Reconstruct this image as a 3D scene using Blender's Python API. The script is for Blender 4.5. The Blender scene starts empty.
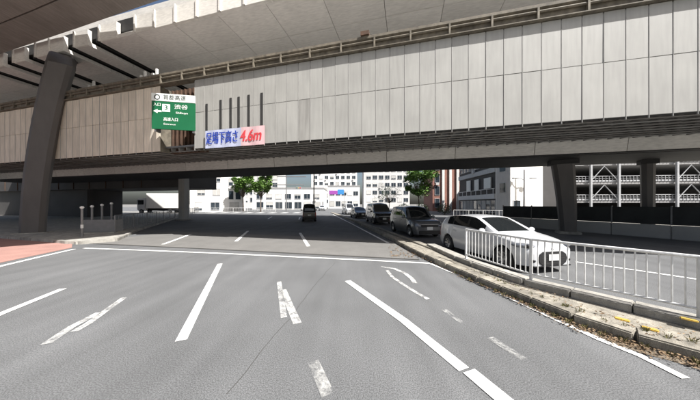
import bpy, bmesh, math, random
from mathutils import Vector, Matrix
random.seed(7)
S = bpy.context.scene
COL = S.collection

# ------------------------------------------------------------------ camera
F, HZ, CH = 225.0, 204.0, 1.85          # focal length in photo pixels, horizon row, eye height
cam = bpy.data.cameras.new('camera')
cam.sensor_width = 36.0
cam.lens = F / 700 * 36.0
cam.shift_y = (HZ - 200) / 700
cam.clip_start = 0.05
cam.clip_end = 3000
camo = bpy.data.objects.new('camera', cam)
COL.objects.link(camo)
camo.location = (0, 0, CH)
camo.rotation_euler = (math.radians(90), 0, 0)
S.camera = camo

# ------------------------------------------------------------------ light
SUN_AZ, SUN_EL = math.radians(-40), math.radians(50)
sd = Vector((math.cos(SUN_EL) * math.cos(SUN_AZ), math.cos(SUN_EL) * math.sin(SUN_AZ), math.sin(SUN_EL)))
W = bpy.data.worlds.new('World')
S.world = W
W.use_nodes = True
wn = W.node_tree
sky = wn.nodes.new('ShaderNodeTexSky')
sky.sky_type = 'NISHITA'
sky.sun_disc = False
sky.sun_elevation = SUN_EL
sky.sun_rotation = math.atan2(sd.x, sd.y)
sky.air_density = 1.0
sky.dust_density = 4.0
bg = wn.nodes['Background']
bg.inputs['Strength'].default_value = 0.065
wn.links.new(sky.outputs[0], bg.inputs[0])
sl = bpy.data.lights.new('sun', 'SUN')
sl.energy = 5.0
sl.angle = math.radians(0.5)
sl.color = (1.0, 0.975, 0.945)
so = bpy.data.objects.new('sun', sl)
COL.objects.link(so)
so.location = sd * 60
so.rotation_euler = sd.to_track_quat('Z', 'Y').to_euler()
S.view_settings.view_transform = 'Standard'
S.view_settings.look = 'None'
S.view_settings.gamma = 1.0
S.view_settings.exposure = 1.0
S.view_settings.use_curve_mapping = False

# ------------------------------------------------------------------ helpers
def G(x, y, z=0.0):
    """photo pixel -> point on the level plane at height z"""
    Y = (CH - z) * F / (y - HZ)
    return Vector(((x - 350) / F * Y, Y, z))

def mat(name, col, rough=0.7, var=0.12, scale=3.0, bump=0.0, bscale=60.0, metal=0.0, fine=0.0, fscale=90.0,
        stain=0.0, sscale=(0.6, 0.6, 0.15), coat=0.0, spec=0.5, per_obj=0.0, srot=0.0):
    m = bpy.data.materials.new(name)
    m.use_nodes = True
    t = m.node_tree
    N, L = t.nodes, t.links
    b = N['Principled BSDF']
    b.inputs['Roughness'].default_value = rough
    b.inputs['Metallic'].default_value = metal
    b.inputs['Specular IOR Level'].default_value = spec
    if coat:
        b.inputs['Coat Weight'].default_value = coat
        b.inputs['Coat Roughness'].default_value = 0.05
    tc = N.new('ShaderNodeTexCoord')
    cur = None
    coord = tc.outputs['Object']
    if per_obj:
        oi = N.new('ShaderNodeObjectInfo')
        ml = N.new('ShaderNodeMath')
        ml.operation = 'MULTIPLY'
        ml.inputs[1].default_value = 57.0
        L.new(oi.outputs['Random'], ml.inputs[0])
        va = N.new('ShaderNodeVectorMath')
        L.new(coord, va.inputs[0])
        L.new(ml.outputs[0], va.inputs[1])
        coord = va.outputs[0]
    def mul(a_out, fac_out, lo, hi):
        mr = N.new('ShaderNodeMapRange')
        mr.inputs[1].default_value, mr.inputs[2].default_value = 0.3, 0.7
        mr.inputs[3].default_value, mr.inputs[4].default_value = lo, hi
        L.new(fac_out, mr.inputs[0])
        mx = N.new('ShaderNodeVectorMath')
        mx.operation = 'SCALE'
        if a_out is None:
            mx.inputs[0].default_value = col
        else:
            L.new(a_out, mx.inputs[0])
        L.new(mr.outputs[0], mx.inputs['Scale'])
        return mx.outputs[0]
    def noise(sc, detail=4, vec=None):
        n = N.new('ShaderNodeTexNoise')
        n.inputs['Scale'].default_value = sc
        n.inputs['Detail'].default_value = detail
        L.new(vec or coord, n.inputs['Vector'])
        return n
    cur = mul(None, noise(scale, 5).outputs['Fac'], 1 - var, 1 + var)
    if fine:
        cur = mul(cur, noise(fscale, 2).outputs['Fac'], 1 - fine, 1 + fine)
    if stain:
        mp = N.new('ShaderNodeMapping')
        mp.inputs['Scale'].default_value = sscale
        mp.inputs['Rotation'].default_value = (0, 0, srot)
        L.new(coord, mp.inputs[0])
        cur = mul(cur, noise(6, 6, mp.outputs[0]).outputs['Fac'], 1 - stain, 1.0)
    if per_obj:
        mr = N.new('ShaderNodeMapRange')
        mr.inputs[3].default_value, mr.inputs[4].default_value = 1 - per_obj, 1 + per_obj
        L.new(oi.outputs['Random'], mr.inputs[0])
        mx = N.new('ShaderNodeVectorMath')
        mx.operation = 'SCALE'
        L.new(cur, mx.inputs[0])
        L.new(mr.outputs[0], mx.inputs['Scale'])
        cur = mx.outputs[0]
    L.new(cur, b.inputs['Base Color'])
    if bump:
        bp = N.new('ShaderNodeBump')
        bp.inputs['Strength'].default_value = bump
        bp.inputs['Distance'].default_value = 0.02
        L.new(noise(bscale, 6).outputs['Fac'], bp.inputs['Height'])
        L.new(bp.outputs[0], b.inputs['Normal'])
    return m

def paint_mat(name, col, keep, scale=9.0):
    """road paint worn through in flecks: where it is gone the asphalt sheet below shows"""
    m = mat(name, col, 0.75, 0.08, 5, fine=0.08)
    t = m.node_tree
    N, L = t.nodes, t.links
    tc = N.new('ShaderNodeTexCoord')
    a = N.new('ShaderNodeTexNoise')
    a.inputs['Scale'].default_value = scale
    a.inputs['Detail'].default_value = 8
    a.inputs['Roughness'].default_value = 0.75
    L.new(tc.outputs['Object'], a.inputs['Vector'])
    mr = N.new('ShaderNodeMapRange')
    mr.inputs[1].default_value, mr.inputs[2].default_value = 0.5 - (keep - 0.5) * 0.42 - 0.10, 0.5 - (keep - 0.5) * 0.42 + 0.16
    a2 = N.new('ShaderNodeTexNoise')
    a2.inputs['Scale'].default_value = scale * 0.22
    a2.inputs['Detail'].default_value = 3
    L.new(tc.outputs['Object'], a2.inputs['Vector'])
    av = N.new('ShaderNodeMix')
    av.inputs[0].default_value = 0.5
    L.new(a.outputs['Fac'], av.inputs[2])
    L.new(a2.outputs['Fac'], av.inputs[3])
    L.new(av.outputs[0], mr.inputs[0])
    tr = N.new('ShaderNodeBsdfTransparent')
    mx = N.new('ShaderNodeMixShader')
    L.new(mr.outputs[0], mx.inputs[0])
    L.new(tr.outputs[0], mx.inputs[1])
    L.new(N['Principled BSDF'].outputs[0], mx.inputs[2])
    L.new(mx.outputs[0], N['Material Output'].inputs[0])
    return m

class MB:
    """collects shapes; build() links them as one mesh object"""
    def __init__(s):
        s.v, s.f = [], []
    def add(s, vs, fs):
        o = len(s.v)
        s.v += [tuple(p) for p in vs]
        s.f += [tuple(i + o for i in q) for q in fs]
        return s
    def box(s, c, d, rz=0.0, rx=0.0):
        R = Matrix.Rotation(rz, 3, 'Z') @ Matrix.Rotation(rx, 3, 'X')
        vs = [Vector(c) + R @ Vector((x * d[0] / 2, y * d[1] / 2, z * d[2] / 2)) for z in (-1, 1) for y in (-1, 1) for x in (-1, 1)]
        return s.add(vs, [(0, 2, 3, 1), (4, 5, 7, 6), (0, 1, 5, 4), (2, 6, 7, 3), (0, 4, 6, 2), (1, 3, 7, 5)])
    def bb(s, x0, x1, y0, y1, z0, z1):
        return s.box(((x0 + x1) / 2, (y0 + y1) / 2, (z0 + z1) / 2), (abs(x1 - x0), abs(y1 - y0), abs(z1 - z0)))
    def tube(s, pts, r, n=8, cap=True):
        pts = [Vector(p) for p in pts]
        rs = r if isinstance(r, (list, tuple)) else [r] * len(pts)
        vs, fs = [], []
        for i, p in enumerate(pts):
            d = (pts[min(i + 1, len(pts) - 1)] - pts[max(i - 1, 0)]).normalized()
            a = d.cross(Vector((0, 0, 1)) if abs(d.z) < 0.95 else Vector((1, 0, 0))).normalized()
            b = d.cross(a)
            vs += [p + (a * math.cos(k * 2 * math.pi / n) + b * math.sin(k * 2 * math.pi / n)) * rs[i] for k in range(n)]
        for i in range(len(pts) - 1):
            for k in range(n):
                fs.append((i * n + k, i * n + (k + 1) % n, (i + 1) * n + (k + 1) % n, (i + 1) * n + k))
        if cap:
            fs.append(tuple(range(n))[::-1])
            fs.append(tuple((len(pts) - 1) * n + k for k in range(n)))
        return s.add(vs, fs)
    def slab(s, poly, z0, z1):
        n = len(poly)
        a = sum(poly[i][0] * poly[(i + 1) % n][1] - poly[(i + 1) % n][0] * poly[i][1] for i in range(n))
        if a < 0:
            poly = poly[::-1]
        vs = [(p[0], p[1], z0) for p in poly] + [(p[0], p[1], z1) for p in poly]
        return s.add(vs, [tuple(range(n))[::-1], tuple(range(n, 2 * n))] + [(i, (i + 1) % n, n + (i + 1) % n, n + i) for i in range(n)])
    def sheet(s, poly, z):
        n = len(poly)
        a = sum(poly[i][0] * poly[(i + 1) % n][1] - poly[(i + 1) % n][0] * poly[i][1] for i in range(n))
        if a < 0:
            poly = poly[::-1]
        return s.add([(p[0], p[1], z) for p in poly], [tuple(range(n))])
    def loft_u(s, prof, u0, u1):
        """closed (v,z) profile swept along local x"""
        n = len(prof)
        vs = [(u0, p[0], p[1]) for p in prof] + [(u1, p[0], p[1]) for p in prof]
        return s.add(vs, [(i, (i + 1) % n, n + (i + 1) % n, n + i) for i in range(n)] + [tuple(range(n))[::-1], tuple(range(n, 2 * n))])
    def lathe(s, prof, n=20, axis='y', c=(0, 0, 0)):
        vs, fs = [], []
        m = len(prof)
        for k in range(n):
            a = 2 * math.pi * k / n
            for r, h in prof:
                p = (r * math.cos(a), h, r * math.sin(a)) if axis == 'y' else (r * math.cos(a), r * math.sin(a), h)
                vs.append((p[0] + c[0], p[1] + c[1], p[2] + c[2]))
        for k in range(n):
            for j in range(m - 1):
                fs.append((k * m + j, k * m + j + 1, ((k + 1) % n) * m + j + 1, ((k + 1) % n) * m + j))
        return s.add(vs, fs)
    def ball(s, c, r, n=10, m=6):
        vs, fs = [], []
        for i in range(m + 1):
            t = math.pi * i / m
            for k in range(n):
                a = 2 * math.pi * k / n
                vs.append((c[0] + r[0] * math.sin(t) * math.cos(a), c[1] + r[1] * math.sin(t) * math.sin(a), c[2] + r[2] * math.cos(t)))
        for i in range(m):
            for k in range(n):
                fs.append((i * n + k, (i + 1) * n + k, (i + 1) * n + (k + 1) % n, i * n + (k + 1) % n))
        return s.add(vs, fs)
    def mesh(s, name, m, smooth=False, bevel=0.0):
        me = bpy.data.meshes.new(name)
        me.from_pydata(s.v, [], s.f)
        if bevel or smooth:
            bm = bmesh.new()
            bm.from_mesh(me)
            bmesh.ops.remove_doubles(bm, verts=bm.verts, dist=1e-5)
            if bevel:
                bmesh.ops.bevel(bm, geom=[e for e in bm.edges if len(e.link_faces) == 2 and e.calc_face_angle(0) > 0.5], offset=bevel, segments=2, affect='EDGES', clamp_overlap=True)
            bmesh.ops.recalc_face_normals(bm, faces=bm.faces)
            bm.to_mesh(me)
            bm.free()
        me.materials.append(m)
        if smooth:
            for p in me.polygons:
                p.use_smooth = True
            me.set_sharp_from_angle(angle=math.radians(40))
        return me
    def build(s, name, m, parent=None, smooth=False, bevel=0.0, loc=None, rz=None, kind=None):
        o = bpy.data.objects.new(name, s.mesh(name, m, smooth, bevel))
        return link(o, parent, loc, rz, kind)

def link(o, parent=None, loc=None, rz=None, kind=None):
    COL.objects.link(o)
    if parent is not None:
        o.parent = parent
    if loc is not None:
        o.location = loc
    if rz is not None:
        o.rotation_euler = (0, 0, rz)
    if kind:
        o['kind'] = kind
    return o

def tag(o, label, cat, group=None):
    o['label'] = label
    o['category'] = cat
    if group:
        o['group'] = group
    return o

def thing(name, label, cat, loc=(0, 0, 0), rz=0.0, group=None):
    o = bpy.data.objects.new(name, None)
    o.empty_display_size = 0.2
    link(o, None, loc, rz)
    return tag(o, label, cat, group)

def inst(name, me, parent, loc=(0, 0, 0), rz=0.0, scale=None, rot=None):
    o = bpy.data.objects.new(name, me)
    link(o, parent, loc, rz)
    if rot is not None:
        o.rotation_euler = rot
    if scale is not None:
        o.scale = scale
    return o

def offset(path, d):
    """offset a plan polyline to the right of its direction by d"""
    out = []
    for i, p in enumerate(path):
        a = Vector(path[max(i - 1, 0)][:2])
        b = Vector(path[min(i + 1, len(path) - 1)][:2])
        t = (b - a).normalized()
        out.append((p[0] + t.y * d, p[1] - t.x * d))
    return out

def walk(path, step):
    """(point, angle, length) for equal pieces along a plan polyline"""
    pts = [Vector(p[:2]) for p in path]
    seg = [(pts[i + 1] - pts[i]).length for i in range(len(pts) - 1)]
    tot = sum(seg)
    n = max(1, round(tot / step))
    def at(d):
        for i, l in enumerate(seg):
            if d <= l or i == len(seg) - 1:
                return pts[i].lerp(pts[i + 1], d / l)
            d -= l
    res = []
    for k in range(n):
        a, b = at(tot * k / n), at(tot * (k + 1) / n)
        res.append(((a + b) / 2, math.atan2(b.y - a.y, b.x - a.x), (b - a).length))
    return res

def ribbon(path, w, z):
    l, r = offset(path, -w / 2), offset(path, w / 2)
    n = len(path)
    return [(p[0], p[1], z) for p in l + r], [(i, n + i, n + i + 1, i + 1) for i in range(n - 1)]

def text_mesh(name, body, size, m, width=None, shear=0.0, bold=0.0):
    c = bpy.data.curves.new(name, 'FONT')
    c.body = body
    c.size = size
    c.shear = shear
    c.align_x = 'CENTER'
    c.align_y = 'CENTER'
    o = bpy.data.objects.new(name, c)
    COL.objects.link(o)
    dg = bpy.context.evaluated_depsgraph_get()
    me = bpy.data.meshes.new_from_object(o.evaluated_get(dg))
    bpy.data.objects.remove(o)
    bpy.data.curves.remove(c)
    me.name = name
    if width:
        xs = [v.co.x for v in me.vertices]
        k = width / (max(xs) - min(xs))
        mid = (max(xs) + min(xs)) / 2
        for v in me.vertices:
            v.co.x = (v.co.x - mid) * k
    if bold:
        vs = [v.co.copy() for v in me.vertices]
        fs = [tuple(p.vertices) for p in me.polygons]
        n = len(vs)
        allv, allf = [], []
        for q, dx in enumerate((-bold, 0, bold)):
            allv += [(v.x + dx, v.y + (q - 1) * bold * .3, v.z + q * .0012) for v in vs]
            allf += [tuple(i + q * n for i in f) for f in fs]
        me = bpy.data.meshes.new(name)
        me.from_pydata(allv, [], allf)
    me.materials.clear()
    me.materials.append(m)
    return me

# ------------------------------------------------------------------ materials
M = dict(
    asphalt=mat('asphalt', (0.128, 0.131, 0.133), 0.9, 0.14, 0.55, bump=0.3, bscale=150, fine=0.5, fscale=80, stain=0.19, sscale=(0.42, 0.035, 1), srot=-0.38),
    paleroad=mat('pale_asphalt', (0.148, 0.144, 0.136), 0.9, 0.10, 1.1, bump=0.2, bscale=150, fine=0.3, fscale=95),
    ground=mat('ground', (0.17, 0.165, 0.155), 0.95, 0.15, 0.2, fine=0.15),
    white=paint_mat('road_paint', (0.70, 0.70, 0.68), 0.92, 20),
    worn=paint_mat('worn_road_paint', (0.62, 0.62, 0.60), 0.56, 26),
    faded=paint_mat('faded_road_paint', (0.52, 0.52, 0.50), 0.42, 24),
    concrete=mat('concrete', (0.36, 0.345, 0.31), 0.9, 0.2, 2.2, bump=0.3, bscale=40, fine=0.15, stain=0.35, sscale=(1, 1, 0.5), per_obj=0.14),
    dirtyconc=mat('dirty_concrete', (0.31, 0.285, 0.235), 0.92, 0.28, 3.2, bump=0.4, bscale=40, fine=0.25, stain=0.45, sscale=(1.3, 1.3, 0.5), per_obj=0.16),
    pink=mat('pink_paving', (0.33, 0.185, 0.155), 0.9, 0.12, 1.5, fine=0.2, fscale=50),
    tactile=mat('yellow_marker', (0.46, 0.31, 0.06), 0.8, 0.2, 6, fine=0.2),
    joint=mat('dark_joint', (0.045, 0.043, 0.04), 0.8, 0.2, 8),
    panel=mat('scaffold_panel', (0.375, 0.368, 0.342), 0.62, 0.07, 0.8, stain=0.13, sscale=(1.6, 1.6, 0.16), per_obj=0.045),
    aged=mat('aged_scaffold_panel', (0.345, 0.335, 0.31), 0.7, 0.1, 0.8, stain=0.3, sscale=(1.6, 1.6, 0.12), per_obj=0.10),
    beige=mat('beige_panel', (0.78, 0.70, 0.58), 0.7, 0.08, 0.8, stain=0.25, sscale=(2.4, 2.4, 0.22), per_obj=0.08),
    pole=mat('galvanised_pole', (0.25, 0.245, 0.23), 0.6, 0.15, 4),
    gutter=mat('brown_steel', (0.19, 0.165, 0.125), 0.75, 0.25, 2.5, stain=0.5, sscale=(1, 1, 0.6)),
    rust=mat('rust_brown_steel', (0.105, 0.058, 0.036), 0.85, 0.3, 2, stain=0.5, sscale=(3, 3, 0.3)),
    grate=mat('dark_grating', (0.20, 0.19, 0.175), 0.8, 0.25, 3),
    dark=mat('dark_steel', (0.028, 0.027, 0.026), 0.75, 0.2, 2),
    girder=mat('light_girder_paint', (0.76, 0.735, 0.68), 0.6, 0.07, 0.6, stain=0.22, sscale=(0.6, 2.5, 2.5), per_obj=0.04),
    soffit=mat('soffit_paint', (0.78, 0.755, 0.71), 0.55, 0.06, 0.6, stain=0.18, sscale=(0.5, 2, 1), per_obj=0.05),
    ramp=mat('brown_soffit', (0.29, 0.262, 0.235), 0.8, 0.12, 0.8, stain=0.25, sscale=(1.5, 0.3, 1), per_obj=0.05),
    pier=mat('grey_pier_paint', (0.115, 0.107, 0.102), 0.6, 0.08, 0.7, stain=0.15, sscale=(0.5, 0.5, 0.12)),
    palepier=mat('pale_pier_concrete', (0.38, 0.375, 0.36), 0.85, 0.1, 1),
    railwhite=mat('fence_paint', (0.76, 0.76, 0.74), 0.45, 0.10, 7, stain=0.22, sscale=(5, 5, 1.2)),
    green=mat('sign_green', (0.006, 0.105, 0.04), 0.45, 0.05, 2),
    signwhite=mat('sign_white', (0.72, 0.74, 0.70), 0.5, 0.04, 2),
    signgrey=mat('sign_back_grey', (0.3, 0.3, 0.3), 0.5, 0.05, 2, metal=0.4),
    ink=mat('sign_ink', (0.05, 0.06, 0.06), 0.6, 0.05, 2),
    bannercloth=mat('banner_cloth', (0.45, 0.48, 0.62), 0.7, 0.05, 2),
    bannerpink=mat('banner_pink', (0.62, 0.42, 0.43), 0.7, 0.05, 2),
    bannerblue=mat('banner_blue', (0.02, 0.055, 0.36), 0.7, 0.05, 2),
    bannerred=mat('banner_red', (0.62, 0.05, 0.06), 0.7, 0.05, 2),
    glass=mat('car_glass', (0.012, 0.014, 0.015), 0.04, 0.02, 2, spec=0.8),
    tyre=mat('tyre_rubber', (0.018, 0.018, 0.018), 0.85, 0.1, 6),
    alloy=mat('wheel_alloy', (0.42, 0.42, 0.42), 0.35, 0.05, 4, metal=0.8),
    carwhite=mat('white_car_paint', (0.50, 0.51, 0.52), 0.25, 0.02, 2, coat=0.6),
    cargrey=mat('graphite_car_paint', (0.17, 0.175, 0.18), 0.3, 0.03, 2, metal=0.5, coat=0.6),
    carblack=mat('black_car_paint', (0.016, 0.016, 0.018), 0.25, 0.03, 2, coat=0.7),
    carsilver=mat('silver_car_paint', (0.42, 0.43, 0.44), 0.3, 0.03, 2, metal=0.5, coat=0.6),
    plastic=mat('black_plastic', (0.012, 0.012, 0.013), 0.5, 0.1, 6),
    lamp=mat('headlamp_lens', (0.14, 0.15, 0.17), 0.06, 0.3, 12, coat=1.0),
    taillamp=mat('tail_lamp_lens', (0.32, 0.012, 0.012), 0.1, 0.1, 8, coat=0.6),
    plate=mat('number_plate', (0.72, 0.72, 0.69), 0.45, 0.03, 3),
    wallwhite=mat('white_render', (0.74, 0.73, 0.70), 0.85, 0.05, 0.5, stain=0.1, sscale=(1, 1, 0.2)),
    wallpale=mat('pale_wall', (0.56, 0.55, 0.53), 0.85, 0.06, 0.5, stain=0.12, sscale=(1, 1, 0.2)),
    wallgrey=mat('grey_wall', (0.30, 0.295, 0.29), 0.85, 0.08, 0.5, stain=0.15, sscale=(1, 1, 0.2)),
    walldark=mat('dark_cladding', (0.055, 0.052, 0.05), 0.7, 0.15, 0.5),
    brick=mat('reddish_brick', (0.27, 0.13, 0.10), 0.85, 0.12, 0.6, fine=0.12),
    window=mat('window_glass', (0.03, 0.04, 0.05), 0.06, 0.1, 0.5, spec=0.7),
    frame=mat('window_frame', (0.5, 0.5, 0.5), 0.5, 0.05, 2),
    bark=mat('bark', (0.085, 0.065, 0.05), 0.9, 0.3, 6, bump=0.4),
    leaf=mat('leaf', (0.098, 0.185, 0.032), 0.6, 0.4, 0.9, fine=0.25, fscale=6),
    leafdark=mat('leaf_dark', (0.03, 0.055, 0.022), 0.65, 0.35, 0.9, fine=0.25, fscale=6),
    dryleaf=mat('dry_leaf', (0.17, 0.115, 0.065), 0.85, 0.45, 9, fine=0.3, fscale=30),
    weed=mat('weed', (0.17, 0.16, 0.06), 0.8, 0.4, 5, fine=0.2),
    soil=mat('gutter_dirt', (0.16, 0.13, 0.095), 0.95, 0.3, 4, bump=0.5, fine=0.3, fscale=40),
    postgrey=mat('post_grey', (0.2, 0.2, 0.2), 0.5, 0.1, 4, metal=0.3),
    lampgrey=mat('lamp_grey', (0.33, 0.33, 0.34), 0.5, 0.05, 4, metal=0.3),
    purple=mat('purple_banner', (0.30, 0.06, 0.33), 0.6, 0.05, 3),
    bluesign=mat('blue_sign', (0.04, 0.22, 0.5), 0.5, 0.05, 3),
    red=mat('red_lens', (0.5, 0.02, 0.02), 0.3, 0.05, 3),
    blind=mat('window_blind', (0.50, 0.49, 0.46), 0.8, 0.1, 2, per_obj=0.25),
    parkrail=mat('car_park_paint', (0.42, 0.425, 0.43), 0.6, 0.08, 1.5, stain=0.2, sscale=(1, 1, 0.4)),
    ivy=mat('dark_panel', (0.028, 0.03, 0.03), 0.8, 0.3, 1.5),
)

# ------------------------------------------------------------------ ground and road
def setting(mb, name, m, **k):
    return mb.build(name, m, kind='structure', **k)

setting(MB().sheet([(-900, -300), (900, -300), (900, 1500), (-900, 1500)], -0.03), 'ground', M['ground'])
road = setting(MB().sheet([(-140, -40), (120, -40), (120, 130), (-140, 130)], 0.0), 'road', M['asphalt'])
strip = [(-12.6, 10.72), (2.3, 7.52), (2.2, 11.2), (-4, 13.2), (-11.9, 15.2)]
setting(MB().sheet(strip, 0.004), 'pale_road_strip', M['paleroad'])  # slightly paler strip of road beyond the dark cross line
v, f = ribbon([(-12.7, 10.62), (-6, 9.28), (2.3, 7.46)], 0.13, 0.006)
MB().add(v, f).build('dark_joint_strip', M['joint'], road)  # flat dark strip across the road where two surfaces meet

# long worn seams in the asphalt
def crack(path, w, z=0.003):
    pts = []
    d = 0.0
    for (p, a, l) in walk(path, 0.14):
        d = d * .9 + random.uniform(-.016, .016)
        pts.append((p.x + d, p.y + random.uniform(-.008, .008)))
    v, f = ribbon(pts, w, z)
    return MB().add(v, f)
crack([tuple(G(222, 400)[:2]), tuple(G(282, 330)[:2]), tuple(G(318, 282)[:2]), tuple(G(335, 262)[:2])], 0.008).build('road_seam', M['joint'], road)

# painted markings
def mark(name, pts, m, z=0.008):
    return MB().sheet([tuple(p[:2]) for p in pts], z).build(name, m, road)

def line(name, pix, w, m, z=0.0095):
    v, f = ribbon([tuple(G(*p)[:2]) for p in pix], w, z)
    return MB().add(v, f).build(name, m, road)

line('edge_line', [(430, 263.5), (360, 260), (300, 257.3), (220, 253.5), (150, 250.7), (84, 248.3)], 0.13, M['white'])
line('edge_line', [(74, 249.3), (40, 257), (0, 266.5), (-60, 284)], 0.16, M['white'])
line('edge_line', [(431, 264), (462, 276.5), (500, 293.5), (535, 310), (565, 324), (600, 340), (640, 356), (686, 379)], 0.10, M['white'])
line('lane_line', [(181, 341), (220, 264)], 0.135, M['white'])
line('lane_line', [(347.5, 281), (404, 321), (464, 370)], 0.15, M['white'])
line('lane_line', [(469, 371.5), (508, 404), (560, 447)], 0.17, M['white'])
line('lane_line', [(-60, 341), (0, 314.5), (63, 289)], 0.13, M['white'])
line('lane_line', [(163, 244.5), (191, 234.2)], 0.16, M['white'])
line('lane_line', [(236, 241.5), (248, 231)], 0.16, M['white'])
line('lane_line', [(308.5, 246.5), (300, 233)], 0.16, M['white'])
line('lane_line', [(268, 219), (272, 216.6)], 0.16, M['white'])
line('lane_line', [(299, 219.5), (300, 217)], 0.16, M['white'])
line('edge_line', [(388, 243), (352, 224), (333, 214.5)], 0.14, M['white'])
# worn arrows: straight-ahead in the left and middle lanes, turning arrow in the right lane
line('lane_arrow', [(124, 298), (106, 311), (88, 324), (74, 332)], .10, M['worn'])
line('lane_arrow', [(99, 313), (72, 327), (46, 344.5)], .11, M['worn'])
line('lane_arrow', [(279, 282), (281.5, 300), (284, 318)], .10, M['worn'])
line('lane_arrow', [(283, 290), (290, 307), (297.5, 324)], .13, M['worn'])
line('lane_arrow', [(313, 362), (319, 375), (328, 396)], .13, M['faded'])
line('lane_arrow', [(381, 267), (394, 268.8), (405, 273.5), (412, 279), (415, 283.5)], .11, M['worn'])
line('lane_arrow', [(387, 270.5), (392, 277), (402, 284), (414, 291.5), (428, 299.5)], .085, M['worn'])
line('lane_arrow', [(444, 310), (463, 323.5)], .10, M['faded'])
line('lane_arrow', [(490, 338), (524, 360)], .11, M['faded'])
for k in range(9):                                # zebra crossing at the far junction
    x = -30 + k * 2.6
    mark('crossing_stripe', [(x, 46.5 - .1 * k), (x + 1.2, 46.5 - .1 * k), (x + 1.2, 49.7 - .1 * k), (x, 49.7 - .1 * k)], M['white'])
# far side carriageway markings right of the median
line('edge_line', [(575, 262), (640, 271), (720, 283)], 0.12, M['white'])

# left pavement: pink paving with kerbed grey pavement behind it
pink = setting(MB().slab([(-11.75, 9.5), (-10.97, 7.0), (-10.2, 4.2), (-26, 0), (-40, 8), (-22, 13.2), (-13.2, 10.7)], -0.02, 0.016), 'pink_pavement', M['pink'])
pave = setting(MB().slab([(-11.75, 11.25), (-12.5, 10.25), (-13.6, 10.75), (-22, 13.2), (-40, 17.5), (-75, 30), (-75, 52), (-36, 50), (-14.6, 15.2)], -0.02, 0.12), 'pavement', M['concrete'])
kst = MB().box((0, 0, 0), (0.985, 0.16, 0.16)).mesh('kerb_stone', M['concrete'], bevel=0.015)
for p, a, l in walk([(-75, 30.2), (-40, 17.3), (-22, 13.05), (-13.5, 10.62), (-12.45, 10.12), (-11.62, 11.2), (-14.5, 15.3), (-24, 32), (-36, 50.2)], 1.0):
    if -30 < p.x and p.y < 34:
        inst('kerb_stone', kst, pave, (p.x, p.y, 0.065), a, (l, 1, 1))

setting(MB().slab([(21.5, 4.0), (14.2, 20.5), (13, 30), (70, 30), (70, -40), (21.5, -40)], -0.02, 0.12), 'pavement', M['concrete'])  # pale pavement added at the right to bounce more light upward
setting(MB().slab([(-60, -6), (-12, -5), (20, -7), (21.4, -40), (-60, -40)], -0.02, 0.12), 'pavement', M['concrete'])  # out-of-view pale pavement, added to bounce light up to the soffits
# ------------------------------------------------------------------ median with kerb stones
KL = [(-4.2, 47), (-1.9, 35), (0.3, 24), (1.3, 17), (2.06, 11.6), (2.35, 8.7), (2.6, 7.1), (2.95, 5.3), (3.5, 3.25), (4.05, 2.55), (4.9, 1.9), (6.2, 1.2)]
KR = [(-3.5, 47), (-1.2, 35), (1.0, 24), (2.0, 17), (2.8, 12), (3.3, 9), (3.66, 6.9), (4.12, 4.92), (5.25, 3.3), (6.9, 1.2)]
med = setting(MB().slab(offset(KL, -0.12) + KR[::-1], -0.02, 0.105), 'median_island', M['dirtyconc'])
kme = [MB().box((0, 0, 0), (0.985, 0.30, 0.19)).mesh('kerb_stone', M['dirtyconc'], bevel=0.018) for _ in range(1)][0]
for p, a, l in walk(offset(KL, -0.15), 0.6):
    if p.y < 30:
        inst('kerb_stone', kme, med, (p.x, p.y, 0.062 + random.uniform(-.006, .006)), a + random.uniform(-.01, .01), (l, 1, 1))
for p, a, l in walk(offset(KR, 0.10), 0.6):
    if p.y < 16:
        inst('kerb_stone', kme, med, (p.x, p.y, 0.060 + random.uniform(-.006, .006)), a, (l, 1, 1))
# raised footing blocks under the fence, some with yellow marker blocks
FENCE = [(3.45, 6.69), (3.87, 4.81), (4.98, 3.2), (6.3, 1.3)]
fb = MB().box((0, 0, 0), (0.98, 0.34, 0.13)).mesh('footing_block', M['concrete'], bevel=0.012)
yb = MB().box((0, 0, 0), (0.15, 0.09, 0.02)).mesh('marker_block', M['tactile'], bevel=0.01)
FB = offset([(3.30, 9.2)] + FENCE, 0.0)
for i, (p, a, l) in enumerate(walk(FB, 0.7)):
    inst('footing_block', fb, med, (p.x, p.y, 0.165), a, (l, 1, 1))
for px, py, z, a in ((622, 319.5, .16, -.85), (650, 329, .16, -.85), (689, 319.5, .235, -.9)):
    q = G(px, py, z)
    inst('marker_block', yb, med, (q.x, q.y, z + .003), a)

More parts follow.
